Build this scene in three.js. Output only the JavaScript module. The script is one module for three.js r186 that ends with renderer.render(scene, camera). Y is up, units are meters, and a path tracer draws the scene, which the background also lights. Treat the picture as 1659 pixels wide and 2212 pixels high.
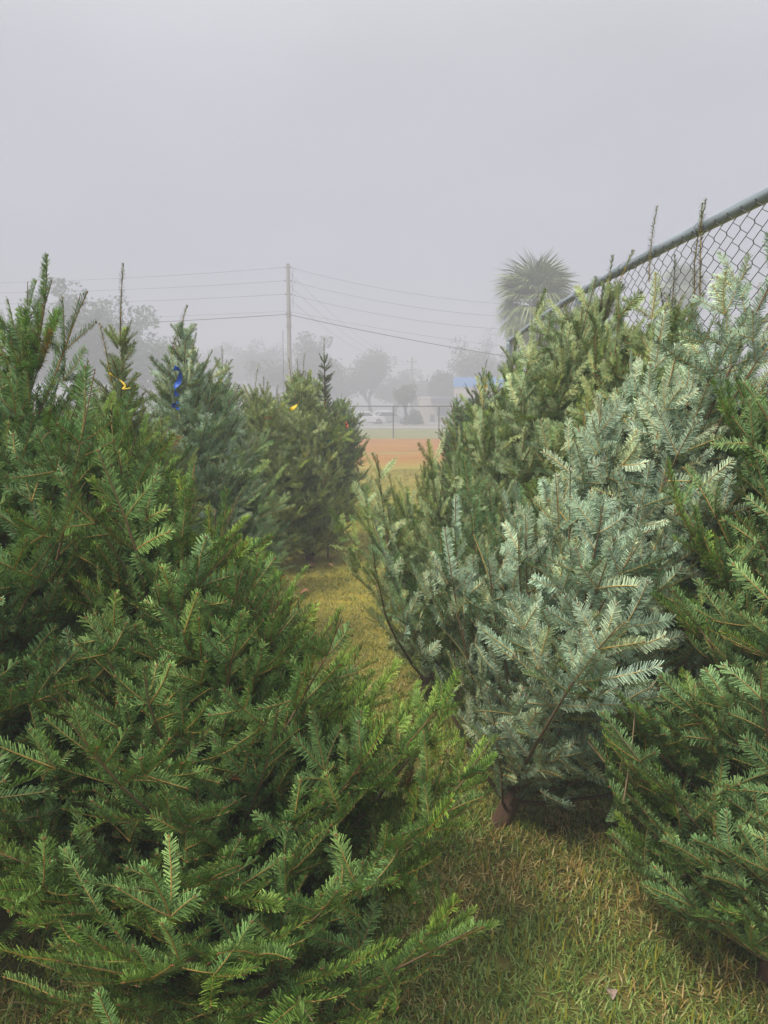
import * as THREE from 'three';
import { mergeGeometries } from 'three/addons/utils/BufferGeometryUtils.js';
import { ImprovedNoise } from 'three/addons/math/ImprovedNoise.js';

// ---------------------------------------------------------------- camera, sky, sun, exposure
const scene = new THREE.Scene();
const EYE = 1.6, PITCH = 7.53 * Math.PI / 180, FOC = 1650;           // focal length for a picture 2212 high
const camera = new THREE.PerspectiveCamera(2 * Math.atan(1106 / FOC) * 180 / Math.PI, 0.75, 0.05, 1500);
camera.position.set(0, EYE, 0);
camera.rotation.set(-PITCH, 0, 0);
const renderer = new THREE.WebGLRenderer({ antialias: true });
renderer.setSize(768, 1024);
renderer.toneMapping = THREE.LinearToneMapping;
renderer.toneMappingExposure = 2.9;
renderer.shadowMap.enabled = true;
const noise = new ImprovedNoise();
{
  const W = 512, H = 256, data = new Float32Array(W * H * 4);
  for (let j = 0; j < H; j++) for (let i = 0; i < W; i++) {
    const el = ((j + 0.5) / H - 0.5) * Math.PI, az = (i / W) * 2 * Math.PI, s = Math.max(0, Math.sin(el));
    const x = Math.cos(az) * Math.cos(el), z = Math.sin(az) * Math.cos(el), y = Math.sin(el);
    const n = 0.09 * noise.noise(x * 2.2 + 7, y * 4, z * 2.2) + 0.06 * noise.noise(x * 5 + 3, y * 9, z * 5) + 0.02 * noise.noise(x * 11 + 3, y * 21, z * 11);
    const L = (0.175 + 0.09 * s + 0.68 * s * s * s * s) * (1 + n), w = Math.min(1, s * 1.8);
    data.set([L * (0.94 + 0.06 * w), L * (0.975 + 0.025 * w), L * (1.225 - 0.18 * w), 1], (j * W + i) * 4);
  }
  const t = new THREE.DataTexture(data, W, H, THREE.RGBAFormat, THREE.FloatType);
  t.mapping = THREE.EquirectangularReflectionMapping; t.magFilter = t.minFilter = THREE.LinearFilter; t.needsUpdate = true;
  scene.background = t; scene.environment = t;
}
const sun = new THREE.DirectionalLight(0xfff4e4, 1.5);
sun.position.set(-14, 30, 12); sun.target.position.set(0, 0, -4);
sun.castShadow = true; sun.shadow.radius = 24; sun.shadow.mapSize.set(2048, 2048);
Object.assign(sun.shadow.camera, { left: -15, right: 15, top: 15, bottom: -15, near: 1, far: 80 });
scene.add(sun, sun.target);
scene.fog = new THREE.FogExp2(new THREE.Color().setRGB(0.92, 0.95, 1.0), 0.0115);

// ---------------------------------------------------------------- helpers
const V = (x, y, z) => new THREE.Vector3(x, y, z);
function mulberry(a) { return () => { a |= 0; a = a + 0x6D2B79F5 | 0; let t = Math.imul(a ^ a >>> 15, 1 | a); t = t + Math.imul(t ^ t >>> 7, 61 | t) ^ t; return ((t ^ t >>> 14) >>> 0) / 4294967296; }; }
const lerp = (a, b, t) => a + (b - a) * t, clamp = (x, a, b) => Math.min(b, Math.max(a, x)), D2R = Math.PI / 180;
const smooth = (a, b, x) => { const t = clamp((x - a) / (b - a), 0, 1); return t * t * (3 - 2 * t); };
const fbm = (x, y, o = 4) => { let s = 0, a = 0.5; for (let i = 0; i < o; i++) { s += a * noise.noise(x, y, 3.7 + i * 9.1); x *= 2.03; y *= 2.03; a *= 0.5; } return s; };
const cosP = Math.cos(PITCH), sinP = Math.sin(PITCH);
function at(px, py, d) {                                              // a point of the place d metres ahead, on the line of sight through (px, py)
  const u = (px - 829.5) / FOC, v = (1106 - py) / FOC;
  const fy = v * cosP - sinP, fz = v * sinP + cosP;
  return V(u / fz * d, EYE + fy / fz * d, -d);
}
const used = {};
function numbered(n) { const k = used[n] = (used[n] ?? -1) + 1; return k ? n + '_' + String(k).padStart(3, '0') : n; }
function thing(name, label, category, pos = V(0, 0, 0), group) {
  const o = new THREE.Group(); o.name = numbered(name); o.position.copy(pos); o.userData = { label, category }; if (group) o.userData.group = group;
  scene.add(o); return o;
}
function part(name, geo, mat, parent, kind) {
  const m = new THREE.Mesh(geo, mat); m.name = name; m.castShadow = m.receiveShadow = true; if (kind) m.userData.kind = kind; parent.add(m); return m;
}
function structure(name, geo, mat) { const m = new THREE.Mesh(geo, mat); m.name = name; m.castShadow = m.receiveShadow = true; m.userData.kind = 'structure'; scene.add(m); return m; }
const rgb = (r, g, b) => new THREE.Color().setRGB(r, g, b);
const std = (c, roughness = 0.8, more = {}) => new THREE.MeshStandardMaterial({ color: rgb(...c), roughness, ...more });
class Buf {                                                            // triangles with colours
  constructor() { this.p = []; this.n = []; this.c = []; }
  tri(a, b, c, na, nb, nc, ca, cb = ca, cc = ca) {
    this.p.push(a.x, a.y, a.z, b.x, b.y, b.z, c.x, c.y, c.z);
    this.n.push(na.x, na.y, na.z, nb.x, nb.y, nb.z, nc.x, nc.y, nc.z);
    this.c.push(ca[0], ca[1], ca[2], cb[0], cb[1], cb[2], cc[0], cc[1], cc[2]);
  }
  flat(a, b, c, col, cb, cc) { const n = b.clone().sub(a).cross(c.clone().sub(a)).normalize(); this.tri(a, b, c, n, n, n, col, cb, cc); }
  quad(a, b, c, d, col, c2 = col) { this.flat(a, b, c, col, col, c2); this.flat(a, c, d, col, c2, c2); }
  tube(pts, radii, sides, cols) {
    const rings = []; let ref = V(0.31, 0.17, 0.93);
    for (let i = 0; i < pts.length; i++) {
      const t = pts[Math.min(i + 1, pts.length - 1)].clone().sub(pts[Math.max(i - 1, 0)]).normalize();
      let x = ref.clone().addScaledVector(t, -ref.dot(t)); if (x.lengthSq() < 1e-4) x = V(1, 0, 0).addScaledVector(t, -t.x); x.normalize(); ref = x;
      const y = t.clone().cross(x), r = [];
      for (let k = 0; k < sides; k++) { const a = k / sides * 2 * Math.PI, n = x.clone().multiplyScalar(Math.cos(a)).addScaledVector(y, Math.sin(a)); r.push([pts[i].clone().addScaledVector(n, radii[i]), n]); }
      rings.push(r);
    }
    const col = (i) => Array.isArray(cols[0]) ? cols[i] : cols;
    for (let i = 0; i + 1 < rings.length; i++) for (let k = 0; k < sides; k++) {
      const a = rings[i][k], b = rings[i][(k + 1) % sides], c = rings[i + 1][(k + 1) % sides], d = rings[i + 1][k];
      this.tri(a[0], b[0], c[0], a[1], b[1], c[1], col(i), col(i), col(i + 1)); this.tri(a[0], c[0], d[0], a[1], c[1], d[1], col(i), col(i + 1), col(i + 1));
    }
    for (const e of [0, rings.length - 1]) { const t = pts[e].clone().sub(pts[e ? e - 1 : 1]).normalize(), m = pts[e]; for (let k = 0; k < sides; k++) { const a = rings[e][k][0], b = rings[e][(k + 1) % sides][0]; if (e) this.tri(m, a, b, t, t, t, col(e)); else this.tri(m, b, a, t, t, t, col(e)); } }
  }
  blob(c, r, col, axis = V(0, 1, 0), long = 1.6) {                      // a small pointed octahedron
    const t = axis.clone().normalize(), x = Math.abs(t.x) < 0.8 ? V(1, 0, 0) : V(0, 0, 1); x.addScaledVector(t, -x.dot(t)).normalize(); const y = t.clone().cross(x);
    const top = c.clone().addScaledVector(t, r * long), bot = c.clone().addScaledVector(t, -r), e = [x, y, x.clone().negate(), y.clone().negate()];
    for (let k = 0; k < 4; k++) { const a = c.clone().addScaledVector(e[k], r), b = c.clone().addScaledVector(e[(k + 1) % 4], r); this.tri(a, b, top, e[k], e[(k + 1) % 4], t, col); this.tri(b, a, bot, e[(k + 1) % 4], e[k], t, col); }
  }
  get geo() {
    const g = new THREE.BufferGeometry(), f = (a) => new THREE.BufferAttribute(new Float32Array(a), 3);
    g.setAttribute('position', f(this.p)); g.setAttribute('normal', f(this.n)); g.setAttribute('color', f(this.c)); return g;
  }
}
const vcol = (roughness = 0.7, more = {}) => new THREE.MeshStandardMaterial({ color: rgb(1, 1, 1), vertexColors: true, roughness, side: THREE.DoubleSide, ...more });
const mul = (c, k) => [c[0] * k, c[1] * k, c[2] * k], mix = (a, b, t) => [lerp(a[0], b[0], t), lerp(a[1], b[1], t), lerp(a[2], b[2], t)];
function canvasTex(w, h, draw, rx = 1, ry = 1) {
  const c = document.createElement('canvas'); c.width = w; c.height = h; draw(c.getContext('2d'), w, h);
  const t = new THREE.CanvasTexture(c); t.colorSpace = THREE.SRGBColorSpace; t.wrapS = t.wrapT = THREE.RepeatWrapping; t.repeat.set(rx, ry); return t;
}
function noiseTex(size, f) {                                            // f(x, y) in 0..1 -> linear rgb
  const d = new Uint8Array(size * size * 4);
  for (let y = 0; y < size; y++) for (let x = 0; x < size; x++) { const c = f(x / size, y / size); for (let k = 0; k < 3; k++) d[(y * size + x) * 4 + k] = clamp(Math.pow(c[k], 1 / 2.2), 0, 1) * 255; d[(y * size + x) * 4 + 3] = 255; }
  const t = new THREE.DataTexture(d, size, size); t.colorSpace = THREE.SRGBColorSpace; t.wrapS = t.wrapT = THREE.RepeatWrapping; t.magFilter = THREE.LinearFilter; t.minFilter = THREE.LinearMipmapLinearFilter; t.needsUpdate = true; return t;
}

// ---------------------------------------------------------------- ground: lawn, worn clay, far lawn, street
const rG = mulberry(11);
const detail = noiseTex(1024, (() => {
  const S = 256, a = new Float32Array(S * S), r = mulberry(5);                     // short strokes of straw and green
  for (let i = 0; i < S * S; i++) a[i] = 0.62 + 0.3 * r();
  const B = 1024, big = new Float32Array(B * B).fill(0.6);
  for (let k = 0; k < 26000; k++) {
    let x = r() * B, y = r() * B; const t = r() * 6.28, dx = Math.cos(t), dy = Math.sin(t), l = 6 + r() * 16, v = 0.35 + r() * 0.9;
    for (let s = 0; s < l; s++) { big[((y | 0) & 1023) * B + ((x | 0) & 1023)] = v; x += dx; y += dy; }
  }
  return (x, y) => { const v = big[((y * B) | 0) * B + ((x * B) | 0)]; return [v, v, v * 0.92]; };
})());
detail.repeat.set(1, 1);
function lawnColour(x, d) {                                             // base colour of the ground at x, d metres ahead
  const n = fbm(x * 0.5, d * 0.5), m = fbm(x * 1.9 + 9, d * 1.9), w = fbm(x * 0.22 + 4, d * 0.22 + 2);
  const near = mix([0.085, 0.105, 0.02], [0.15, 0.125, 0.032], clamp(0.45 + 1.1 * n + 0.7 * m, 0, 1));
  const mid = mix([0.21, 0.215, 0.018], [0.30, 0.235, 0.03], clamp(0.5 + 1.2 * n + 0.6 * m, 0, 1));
  const clay = mix([0.27, 0.098, 0.008], [0.37, 0.175, 0.022], clamp(0.5 + 1.4 * fbm(x * 0.45 + 2, d * 1.3) + 0.7 * fbm(x * 2 + 5, d * 4), 0, 1));
  const far = mix([0.17, 0.19, 0.06], [0.25, 0.235, 0.09], clamp(0.5 + n, 0, 1));
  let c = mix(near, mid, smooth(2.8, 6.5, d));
  c = mix(c, clay, smooth(-0.4, 0.55, (d - 21.5) / 11 + 0.8 * w + 0.7 * m + 0.5 * fbm(x * 5, d * 2.5)));
  const back = smooth(-0.02, 0.3, fbm(x * 0.34 + 31, d * 0.6)) * smooth(23, 27, d) * (1 - smooth(32, 37, d));
  c = mix(c, mix(mid, far, 0.6), 0.75 * back);
  return mix(c, far, smooth(-0.5, 0.5, (d - 44.4) + 3.2 * m));
}
{
  const xs = [], ds = [];
  for (let x = -60; x <= 60.01; x += Math.abs(x) < 10 ? 0.16 : 2) xs.push(x);
  for (let d = -8; d <= 130; d += d < 0 ? 2 : d < 12 ? 0.14 : d < 50 ? 0.3 : 4) ds.push(d);
  const p = [], c = [], uv = [], idx = [];
  for (const d of ds) for (const x of xs) {
    p.push(x, 0.012 * fbm(x * 1.3, d * 1.3) * (d < 14 ? 1 : 0), -d); c.push(...lawnColour(x, d)); uv.push(x / 1.1, d / 1.1);
  }
  const n = xs.length;
  for (let j = 0; j + 1 < ds.length; j++) for (let i = 0; i + 1 < n; i++) { const a = j * n + i; idx.push(a, a + 1, a + n + 1, a, a + n + 1, a + n); }
  const g = new THREE.BufferGeometry();
  g.setAttribute('position', new THREE.Float32BufferAttribute(p, 3)); g.setAttribute('color', new THREE.Float32BufferAttribute(c, 3)); g.setAttribute('uv', new THREE.Float32BufferAttribute(uv, 2)); g.setIndex(idx); g.computeVertexNormals();
  structure('lawn', g, new THREE.MeshStandardMaterial({ vertexColors: true, map: detail, roughness: 0.95, color: rgb(1.45, 1.45, 1.45) }));
  const far = new THREE.PlaneGeometry(700, 700); far.rotateX(-Math.PI / 2); far.translate(0, -0.06, -150);
  structure('ground', far, std([0.2, 0.21, 0.1], 1));
  const road = new THREE.PlaneGeometry(120, 42, 40, 14); road.rotateX(-Math.PI / 2);
  const rp = road.attributes.position, rc = [];
  for (let i = 0; i < rp.count; i++) { rp.setY(i, 0.012); const k = 0.85 + 0.5 * fbm(rp.getX(i) * 0.09, rp.getZ(i) * 0.22); rc.push(0.34 * k, 0.34 * k, 0.33 * k); }
  road.setAttribute('color', new THREE.Float32BufferAttribute(rc, 3)); road.translate(0, 0, -92.5);
  structure('road', road, vcol(0.45));
  const v = new THREE.CircleGeometry(1, 40); v.rotateX(-Math.PI / 2); v.scale(9, 1, 4); v.translate(6, 0.02, -86);
  structure('grass_verge', v, std([0.22, 0.2, 0.12], 1));
}

// ---------------------------------------------------------------- grass and litter
function bladeTuft(seed, n, h, w, spread, cols) {
  const r = mulberry(seed), b = new Buf();
  for (let i = 0; i < n; i++) {
    const a = r() * 6.283, rad = spread * Math.sqrt(r()), p = V(Math.cos(a) * rad, 0, Math.sin(a) * rad), L = h * (0.5 + 0.8 * r()), az = r() * 6.283, el = (r() < 0.5 ? 8 + 30 * r() : 35 + 45 * r()) * D2R;
    const dir = V(Math.cos(az) * Math.cos(el), Math.sin(el), Math.sin(az) * Math.cos(el)), side = V(-Math.sin(az), 0, Math.cos(az)).multiplyScalar(w * (0.6 + 0.7 * r()) * 0.5);
    const m = p.clone().addScaledVector(dir, L * 0.55), t = m.clone().addScaledVector(dir.clone().multiply(V(1, 0.3, 1)).normalize(), L * 0.5); if (t.y < 0.003) t.y = 0.003;
    const c = cols[(r() * cols.length) | 0], k = 0.75 + 0.5 * r(), n1 = side.clone().cross(dir).normalize(); if (n1.y < 0) n1.negate();
    const A = p.clone().sub(side), B = p.clone().add(side), C = m.clone().addScaledVector(side, 0.85), D = m.clone().addScaledVector(side, -0.85), cc = mul(c, k);
    b.tri(A, B, C, n1, n1, n1, cc); b.tri(A, C, D, n1, n1, n1, cc); b.tri(D, C, t, n1, n1, n1, cc);
  }
  return b.geo;
}
{
  const green = [[0.12, 0.21, 0.03], [0.16, 0.255, 0.05], [0.09, 0.165, 0.025], [0.22, 0.29, 0.07]], straw = [[0.46, 0.38, 0.14], [0.62, 0.53, 0.25], [0.30, 0.21, 0.06]], ochre = [[0.27, 0.26, 0.024], [0.35, 0.29, 0.04], [0.20, 0.21, 0.02]];
  const kinds = [
    [bladeTuft(1, 16, 0.05, 0.005, 0.05, [...green, ...green, straw[0], ochre[0]]), 0], [bladeTuft(2, 16, 0.052, 0.0044, 0.055, [...straw, ...straw, green[0], ochre[0]]), 1],
    [bladeTuft(3, 14, 0.055, 0.0045, 0.045, [...green, ochre[0]]), 0], [bladeTuft(4, 16, 0.034, 0.0042, 0.06, [...ochre, ...ochre, green[1], straw[0]]), 2], [bladeTuft(6, 16, 0.03, 0.004, 0.06, [...ochre, green[3], straw[0], straw[2]]), 2],
  ];
  const lists = kinds.map(() => []), M = new THREE.Matrix4(), Q = new THREE.Quaternion();
  const sow = (d0, d1, x0, x1, per, grow) => {
    const n = Math.round((d1 - d0) * (x1(d1) - x0(d0)) * per);
    for (let i = 0; i < n; i++) {
      const d = lerp(d0, d1, rG()), x = lerp(x0(d), x1(d), rG()), m = fbm(x * 2.2, d * 2.2), far = smooth(3.0, 5.5, d + 2 * m);
      const k = rG() < far ? 3 + ((rG() * 2) | 0) : rG() < 0.26 + 1.3 * m ? 1 : rG() < 0.75 ? 0 : 2;
      Q.setFromAxisAngle(V(0, 1, 0), rG() * 6.283); const s = grow * (0.7 + 0.6 * rG());
      lists[k].push(M.clone().compose(V(x, 0.004, -d), Q, V(s, s, s)));
    }
  };
  sow(1.4, 3.2, () => -1.1, () => 1.7, 760, 0.85);
  sow(3.2, 6, () => -1.0, () => 1.2, 560, 0.9);
  sow(6, 11, () => -1.3, () => 1.3, 420, 1.0);
  sow(11, 21, (d) => -0.15 * d, (d) => 0.12 * d, 150, 1.3);
  const g = thing('grass', 'short lawn of green blades and dry straw between the fir trees', 'grass'); g.userData.kind = 'stuff';
  const mat = vcol(0.6);
  lists.forEach((l, i) => { const im = new THREE.InstancedMesh(kinds[i][0], mat, l.length); l.forEach((m, j) => im.setMatrixAt(j, m)); im.name = 'blade'; im.userData.kind = 'stuff'; g.add(im); });
}

// ---------------------------------------------------------------- fir trees
// colours: upper side of the needles, paler tips, underside, twig
const KINDS = {
  green: { up: [0.068, 0.168, 0.016], tip: [0.25, 0.36, 0.075], low: [0.19, 0.33, 0.11], twig: [0.27, 0.18, 0.06] },
  deep: { up: [0.066, 0.172, 0.016], tip: [0.22, 0.34, 0.07], low: [0.20, 0.34, 0.14], twig: [0.26, 0.18, 0.06] },
  blue: { up: [0.095, 0.21, 0.070], tip: [0.25, 0.38, 0.16], low: [0.41, 0.56, 0.41], twig: [0.38, 0.28, 0.10] },
  olive: { up: [0.115, 0.215, 0.030], tip: [0.29, 0.39, 0.09], low: [0.31, 0.43, 0.19], twig: [0.36, 0.25, 0.07] },
  sage: { up: [0.135, 0.245, 0.060], tip: [0.33, 0.46, 0.15], low: [0.38, 0.51, 0.28], twig: [0.34, 0.25, 0.10] },
  dark: { up: [0.026, 0.090, 0.013], tip: [0.09, 0.17, 0.035], low: [0.10, 0.19, 0.085], twig: [0.2, 0.14, 0.05] },
};
const needle = (c = [1, 1, 1]) => new THREE.MeshPhysicalMaterial({ color: rgb(c[0] * 1.16, c[1] * 1.13, c[2] * 1.1), vertexColors: true, roughness: 0.46, specularIntensity: 0.45, side: THREE.DoubleSide });
function shootGeometry(seed, len, kind, coarse, radial) {
  const r = mulberry(seed), b = new Buf(), C = KINDS[kind], bend = (r() - 0.35) * 0.42 * len, sway = (r() - 0.5) * 0.3 * len;
  const axis = (t) => V(sway * t * t, t * len, bend * t * t);
  const pts = [0, 0.33, 0.66, 1].map(axis);
  b.tube(pts, radial ? [0.0034, 0.0028, 0.0022, 0.0016] : [0.0019, 0.0017, 0.0014, 0.001], 4, mul(C.twig, radial ? 0.8 : 1));
  const red = [0.20, 0.10, 0.05];
  for (let k = 0; k < 3; k++) b.blob(axis(1).add(V((k - 1) * 0.0026, k === 1 ? 0.002 : 0, 0)), 0.0019, red, V((k - 1) * 0.4, 1, 0));
  const per = (radial ? 760 : 980) * (coarse ? 0.62 : 1), n = Math.round(len * per), wide = coarse ? 1.75 : 1.25;
  const full = 0.0225 + 0.005 * r();
  for (let i = 0; i < n; i++) {
    const t = clamp((i + r() * 0.8) / n, 0, 1) , base = axis(t * 0.985 + 0.015);
    let phi, a;
    if (radial) { phi = r() * 6.283; a = (52 + 22 * r()) * D2R; }
    else {
      const s = i % 2 === 0, q = r(); const flat = kind === 'blue' || kind === 'sage' ? 0.66 : kind === 'olive' ? 0.58 : 0.42, lift = (q < flat ? 2 + 17 * r() : q < flat + 0.25 ? 20 + 24 * r() : 46 + 42 * r()) - (r() < 0.12 ? 30 * r() : 0);
      phi = (s ? lift : 180 - lift) * D2R; a = ((q < flat ? 60 : q < flat + 0.25 ? 54 : 44) + 15 * (r() - 0.5)) * D2R;
    }
    a *= lerp(1.05, 0.68, smooth(0.72, 1, t));
    if (!radial && r() < 0.06) continue; const L = full * (0.62 + 0.5 * r()) * (t < 0.08 ? 0.7 : 1) * lerp(1, 0.68, smooth(0.82, 1, t)) * (radial ? 0.85 : 1);
    const dir = V(Math.cos(phi) * Math.sin(a), Math.cos(a), Math.sin(phi) * Math.sin(a)).normalize();
    let w = dir.clone().cross(V(0, 0, 1)); if (radial || w.lengthSq() < 0.05) w = dir.clone().cross(V(Math.cos(phi), 0.3, Math.sin(phi))); w.normalize();
    const nn = w.clone().cross(dir).normalize(); if (nn.z < 0) { nn.negate(); }
    const h = 0.0010 * wide * (0.85 + 0.3 * r()), tip = base.clone().addScaledVector(dir, L).addScaledVector(nn, L * 0.10 * (r() - 0.2));
    const A = base.clone().addScaledVector(w, -h * 0.62), B = base.clone().addScaledVector(w, h * 0.62), Cc = tip.clone().addScaledVector(w, h * 0.72), D = tip.clone().addScaledVector(w, -h * 0.72);
    const k = r() < 0.3 ? 0.42 + 0.3 * r() : 0.8 + 0.65 * r(), c0 = mul(C.up, k), c1 = mul(mix(C.up, C.tip, 0.35 + 0.5 * r()), k), l0 = mul(C.low, k * 0.8), l1 = mul(C.low, k);
    const nl = nn.clone().addScaledVector(w, -0.35).normalize(), nr = nn.clone().addScaledVector(w, 0.35).normalize();
    b.tri(A, B, Cc, nl, nr, nr, c0, c0, c1); b.tri(A, Cc, D, nl, nr, nl, c0, c1, c1);
    const o = nn.clone().multiplyScalar(-0.00035), A2 = A.clone().add(o), B2 = B.clone().add(o), C2 = Cc.clone().add(o), D2 = D.clone().add(o), ml = nl.clone().negate(), mr = nr.clone().negate();
    b.tri(B2, A2, D2, mr, ml, ml, l0, l0, l1); b.tri(B2, D2, C2, mr, ml, mr, l0, l1, l1);
  }
  return b.geo;
}
const LENS = [0.065, 0.095, 0.125, 0.16], shootCache = {};
function shootOf(kind, coarse, lenIndex, variant, radial) {
  const key = kind + coarse + lenIndex + variant + radial;
  return shootCache[key] ??= shootGeometry(1000 + lenIndex * 31 + variant * 7 + (coarse ? 500 : 0), radial ? [0.17, 0.26, 0.36][lenIndex] : LENS[lenIndex], kind, coarse, radial);
}
const TINT = [[1, 1, 1], [0.82, 0.86, 0.8], [1.15, 1.1, 1.02], [0.92, 1.0, 0.96], [1.22, 1.14, 0.9], [0.72, 0.78, 0.76], [1.05, 1.08, 1.12], [1.26, 1.22, 1.12], [1.5, 0.62, 0.8]], needleMats = TINT.map((c) => needle(c)), tints = TINT.map((c) => rgb(...c));
const instMat = needle();
const barkMat = vcol(0.9);
const BARK = [0.12, 0.088, 0.06], TWIG = [0.20, 0.135, 0.07], DRY = [0.36, 0.26, 0.14];
const firs = [];
function fir(o) {
  const r = mulberry(o.seed), R = (a, b) => a + (b - a) * r();
  const base = V(...o.base), apex = V(...o.apex), axis = apex.clone().sub(base), H = axis.length();
  const t = thing('fir_tree', o.label, 'fir tree', base, o.group);
  t.quaternion.setFromUnitVectors(V(0, 1, 0), axis.normalize()).multiply(new THREE.Quaternion().setFromAxisAngle(V(0, 1, 0), o.spin ?? r() * 6.283));
  t.updateMatrixWorld(true);
  const shoots = [], branches = [], lead = o.lead ?? 0.26, top = H - lead, h0 = o.h0 ?? 0.16, tr = o.trunk ?? 0.048;
  // trunk
  {
    const b = new Buf(), N = 26, S = 18, ring = [];
    for (let k = 0; k <= N; k++) {
      const u = Math.pow(k / N, 1.5), c = V(0.012 * Math.sin(u * 5 + o.seed), u * top, 0.012 * Math.cos(u * 4 + o.seed)), row = [];
      for (let j = 0; j < S; j++) {
        const a = j / S * 6.283, n = noise.noise(Math.cos(a) * 2.6 + o.seed, u * top * 7, Math.sin(a) * 2.6), m = noise.noise(Math.cos(a) * 6, u * top * 22 + o.seed, Math.sin(a) * 6);
        const q = lerp(tr, 0.006, Math.pow(u, 0.85)) * (1 + 0.10 * n + 0.10 * m + (k ? 0 : 0.06));
        const red = 1 - smooth(0.02, 0.22, u * top + 0.08 * n);
        row.push([c.clone().add(V(Math.cos(a) * q, 0, Math.sin(a) * q)), mul(mix(BARK, [0.125, 0.066, 0.038], red * 0.75), 0.7 + 0.7 * Math.abs(m) + 0.35 * n)]);
      }
      ring.push(row);
    }
    for (let k = 0; k < N; k++) for (let j = 0; j < S; j++) { const A = ring[k][j], B = ring[k][(j + 1) % S], C = ring[k + 1][(j + 1) % S], D = ring[k + 1][j]; const nr = (i) => V(Math.cos(i / S * 6.283), 0.05, Math.sin(i / S * 6.283)), n0 = nr(j), n1 = nr(j + 1); b.tri(A[0], C[0], B[0], n0, n1, n1, A[1], C[1], B[1]); b.tri(A[0], D[0], C[0], n0, n0, n1, A[1], D[1], C[1]); }
    part('trunk', b.geo, barkMat, t);
  }
  const upTree = V(0, 1, 0).lerp(V(0, 1, 0).transformDirection(t.matrixWorld.clone().invert()), o.sag ?? 0.8).normalize();
  const emit = (p, dir, up, len, branch, radial = false) => shoots.push({ p: p.clone(), dir: dir.clone().normalize(), up: up.clone(), len, branch, radial });
  function grow(p, dir, up, years, L, branch, order, wood) {
    p = p.clone(); dir = dir.clone();
    for (let k = years; k >= 1; k--) {
      const l = L * R(0.66, 1.28) * (k === 1 ? 1 : 0.92);
      const right = dir.clone().cross(up).normalize(), u2 = right.clone().cross(dir).normalize();
      const roll = R(-0.9, 0.9), uu = u2.clone().multiplyScalar(Math.cos(roll)).addScaledVector(right, Math.sin(roll));
      if (!(k >= 4 && r() < 0.6)) emit(p, dir, uu, l, branch);
      const q = p.clone().addScaledVector(dir, l * 0.97);
      if (k > 1) {
        const m = r() < 0.35 ? 3 : 2;
        for (let s = 0; s < m; s++) {
          const side = s === 0 ? 1 : s === 1 ? -1 : 0, a = R(34, 56) * D2R;
          const ld = dir.clone().multiplyScalar(Math.cos(a)).addScaledVector(right, side * Math.sin(a)).addScaledVector(u2, (s === 2 ? 0.7 : R(-0.25, 0.25))).normalize();
          if (order < 2) grow(q, ld, u2, Math.max(1, Math.min(3, k - 1 - (r() < 0.25 ? 1 : 0))), L * R(0.68, 0.9), branch, order + 1);
        }
        if (r() < 0.5 && order < 2) { const side = r() < 0.5 ? 1 : -1, a = R(45, 65) * D2R; emit(p.clone().addScaledVector(dir, l * R(0.4, 0.7)), dir.clone().multiplyScalar(Math.cos(a)).addScaledVector(right, side * Math.sin(a)).addScaledVector(u2, R(-0.2, 0.3)), u2, L * R(0.45, 0.7), branch); }
      }
      if (wood) wood.push(q.clone());
      p = q; dir.addScaledVector(upTree, R(0, 0.12)).add(V(R(-0.09, 0.09), R(-0.06, 0.06), R(-0.09, 0.09))).normalize();
    }
  }
  const EL = o.low ?? [-5, 30], EH = o.high ?? [25, 58], elevAt = (u) => { const k = smooth(0, 0.75, u); return [lerp(EL[0], EH[0], k), lerp(EL[1], EH[1], k)]; }, maxYears = o.years ?? 4;
  const addBranch = (h, az, len, ea, eb, bare) => {
    const hd = V(Math.cos(az), 0, Math.sin(az)); hd.addScaledVector(upTree, -hd.dot(upTree)).normalize(); const n = Math.max(1, Math.min(maxYears, Math.round(len / 0.14))), L = clamp(len / n, 0.09, 0.165);
    let woodLen = Math.max(0.0, len - n * L), p = V(0, h, 0).addScaledVector(hd, 0.01), el = ea * D2R, pts = [p.clone()];
    const steps = 4; let dir;
    for (let k = 0; k < steps; k++) { el = lerp(ea, eb, (k + 1) / steps * 0.7) * D2R; dir = hd.clone().multiplyScalar(Math.cos(el)).addScaledVector(upTree, Math.sin(el)).add(V(R(-0.08, 0.08), 0, R(-0.08, 0.08))).normalize(); p = p.clone().addScaledVector(dir, woodLen / steps); if (woodLen > 0.02) pts.push(p.clone()); }
    el = lerp(ea, eb, 0.85) * D2R; dir = hd.clone().multiplyScalar(Math.cos(el)).addScaledVector(upTree, Math.sin(el)).add(V(R(-0.1, 0.1), 0, R(-0.1, 0.1))).normalize();
    const up = hd.clone().multiplyScalar(-Math.sin(el)).addScaledVector(upTree, Math.cos(el)), id = branches.length, wood = pts;
    const w = new Buf();
    if (bare) {
      for (let k = 0; k < n + 1; k++) { p = p.clone().addScaledVector(dir, L); wood.push(p); dir = dir.clone().add(V(R(-0.3, 0.3), R(-0.1, 0.35), R(-0.3, 0.3))).normalize(); }
      for (let k = 1; k < wood.length; k++) for (let s = 0; s < 2; s++) {
        const q = [wood[k].clone()]; let dd = dir.clone().add(V(R(-0.8, 0.8), R(-0.2, 0.7), R(-0.8, 0.8))).normalize();
        for (let i = 0; i < 4; i++) { q.push(q[i].clone().addScaledVector(dd, R(0.03, 0.06))); dd = dd.clone().add(V(R(-0.35, 0.35), R(-0.1, 0.4), R(-0.35, 0.35))).normalize(); }
        w.tube(q, [0.0022, 0.002, 0.0017, 0.0013, 0.0008], 4, mul(DRY, R(0.6, 1.1)));
        if (r() < 0.45) emit(q[4], dd, up, R(0.05, 0.08), id);
      }
    } else {
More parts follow.
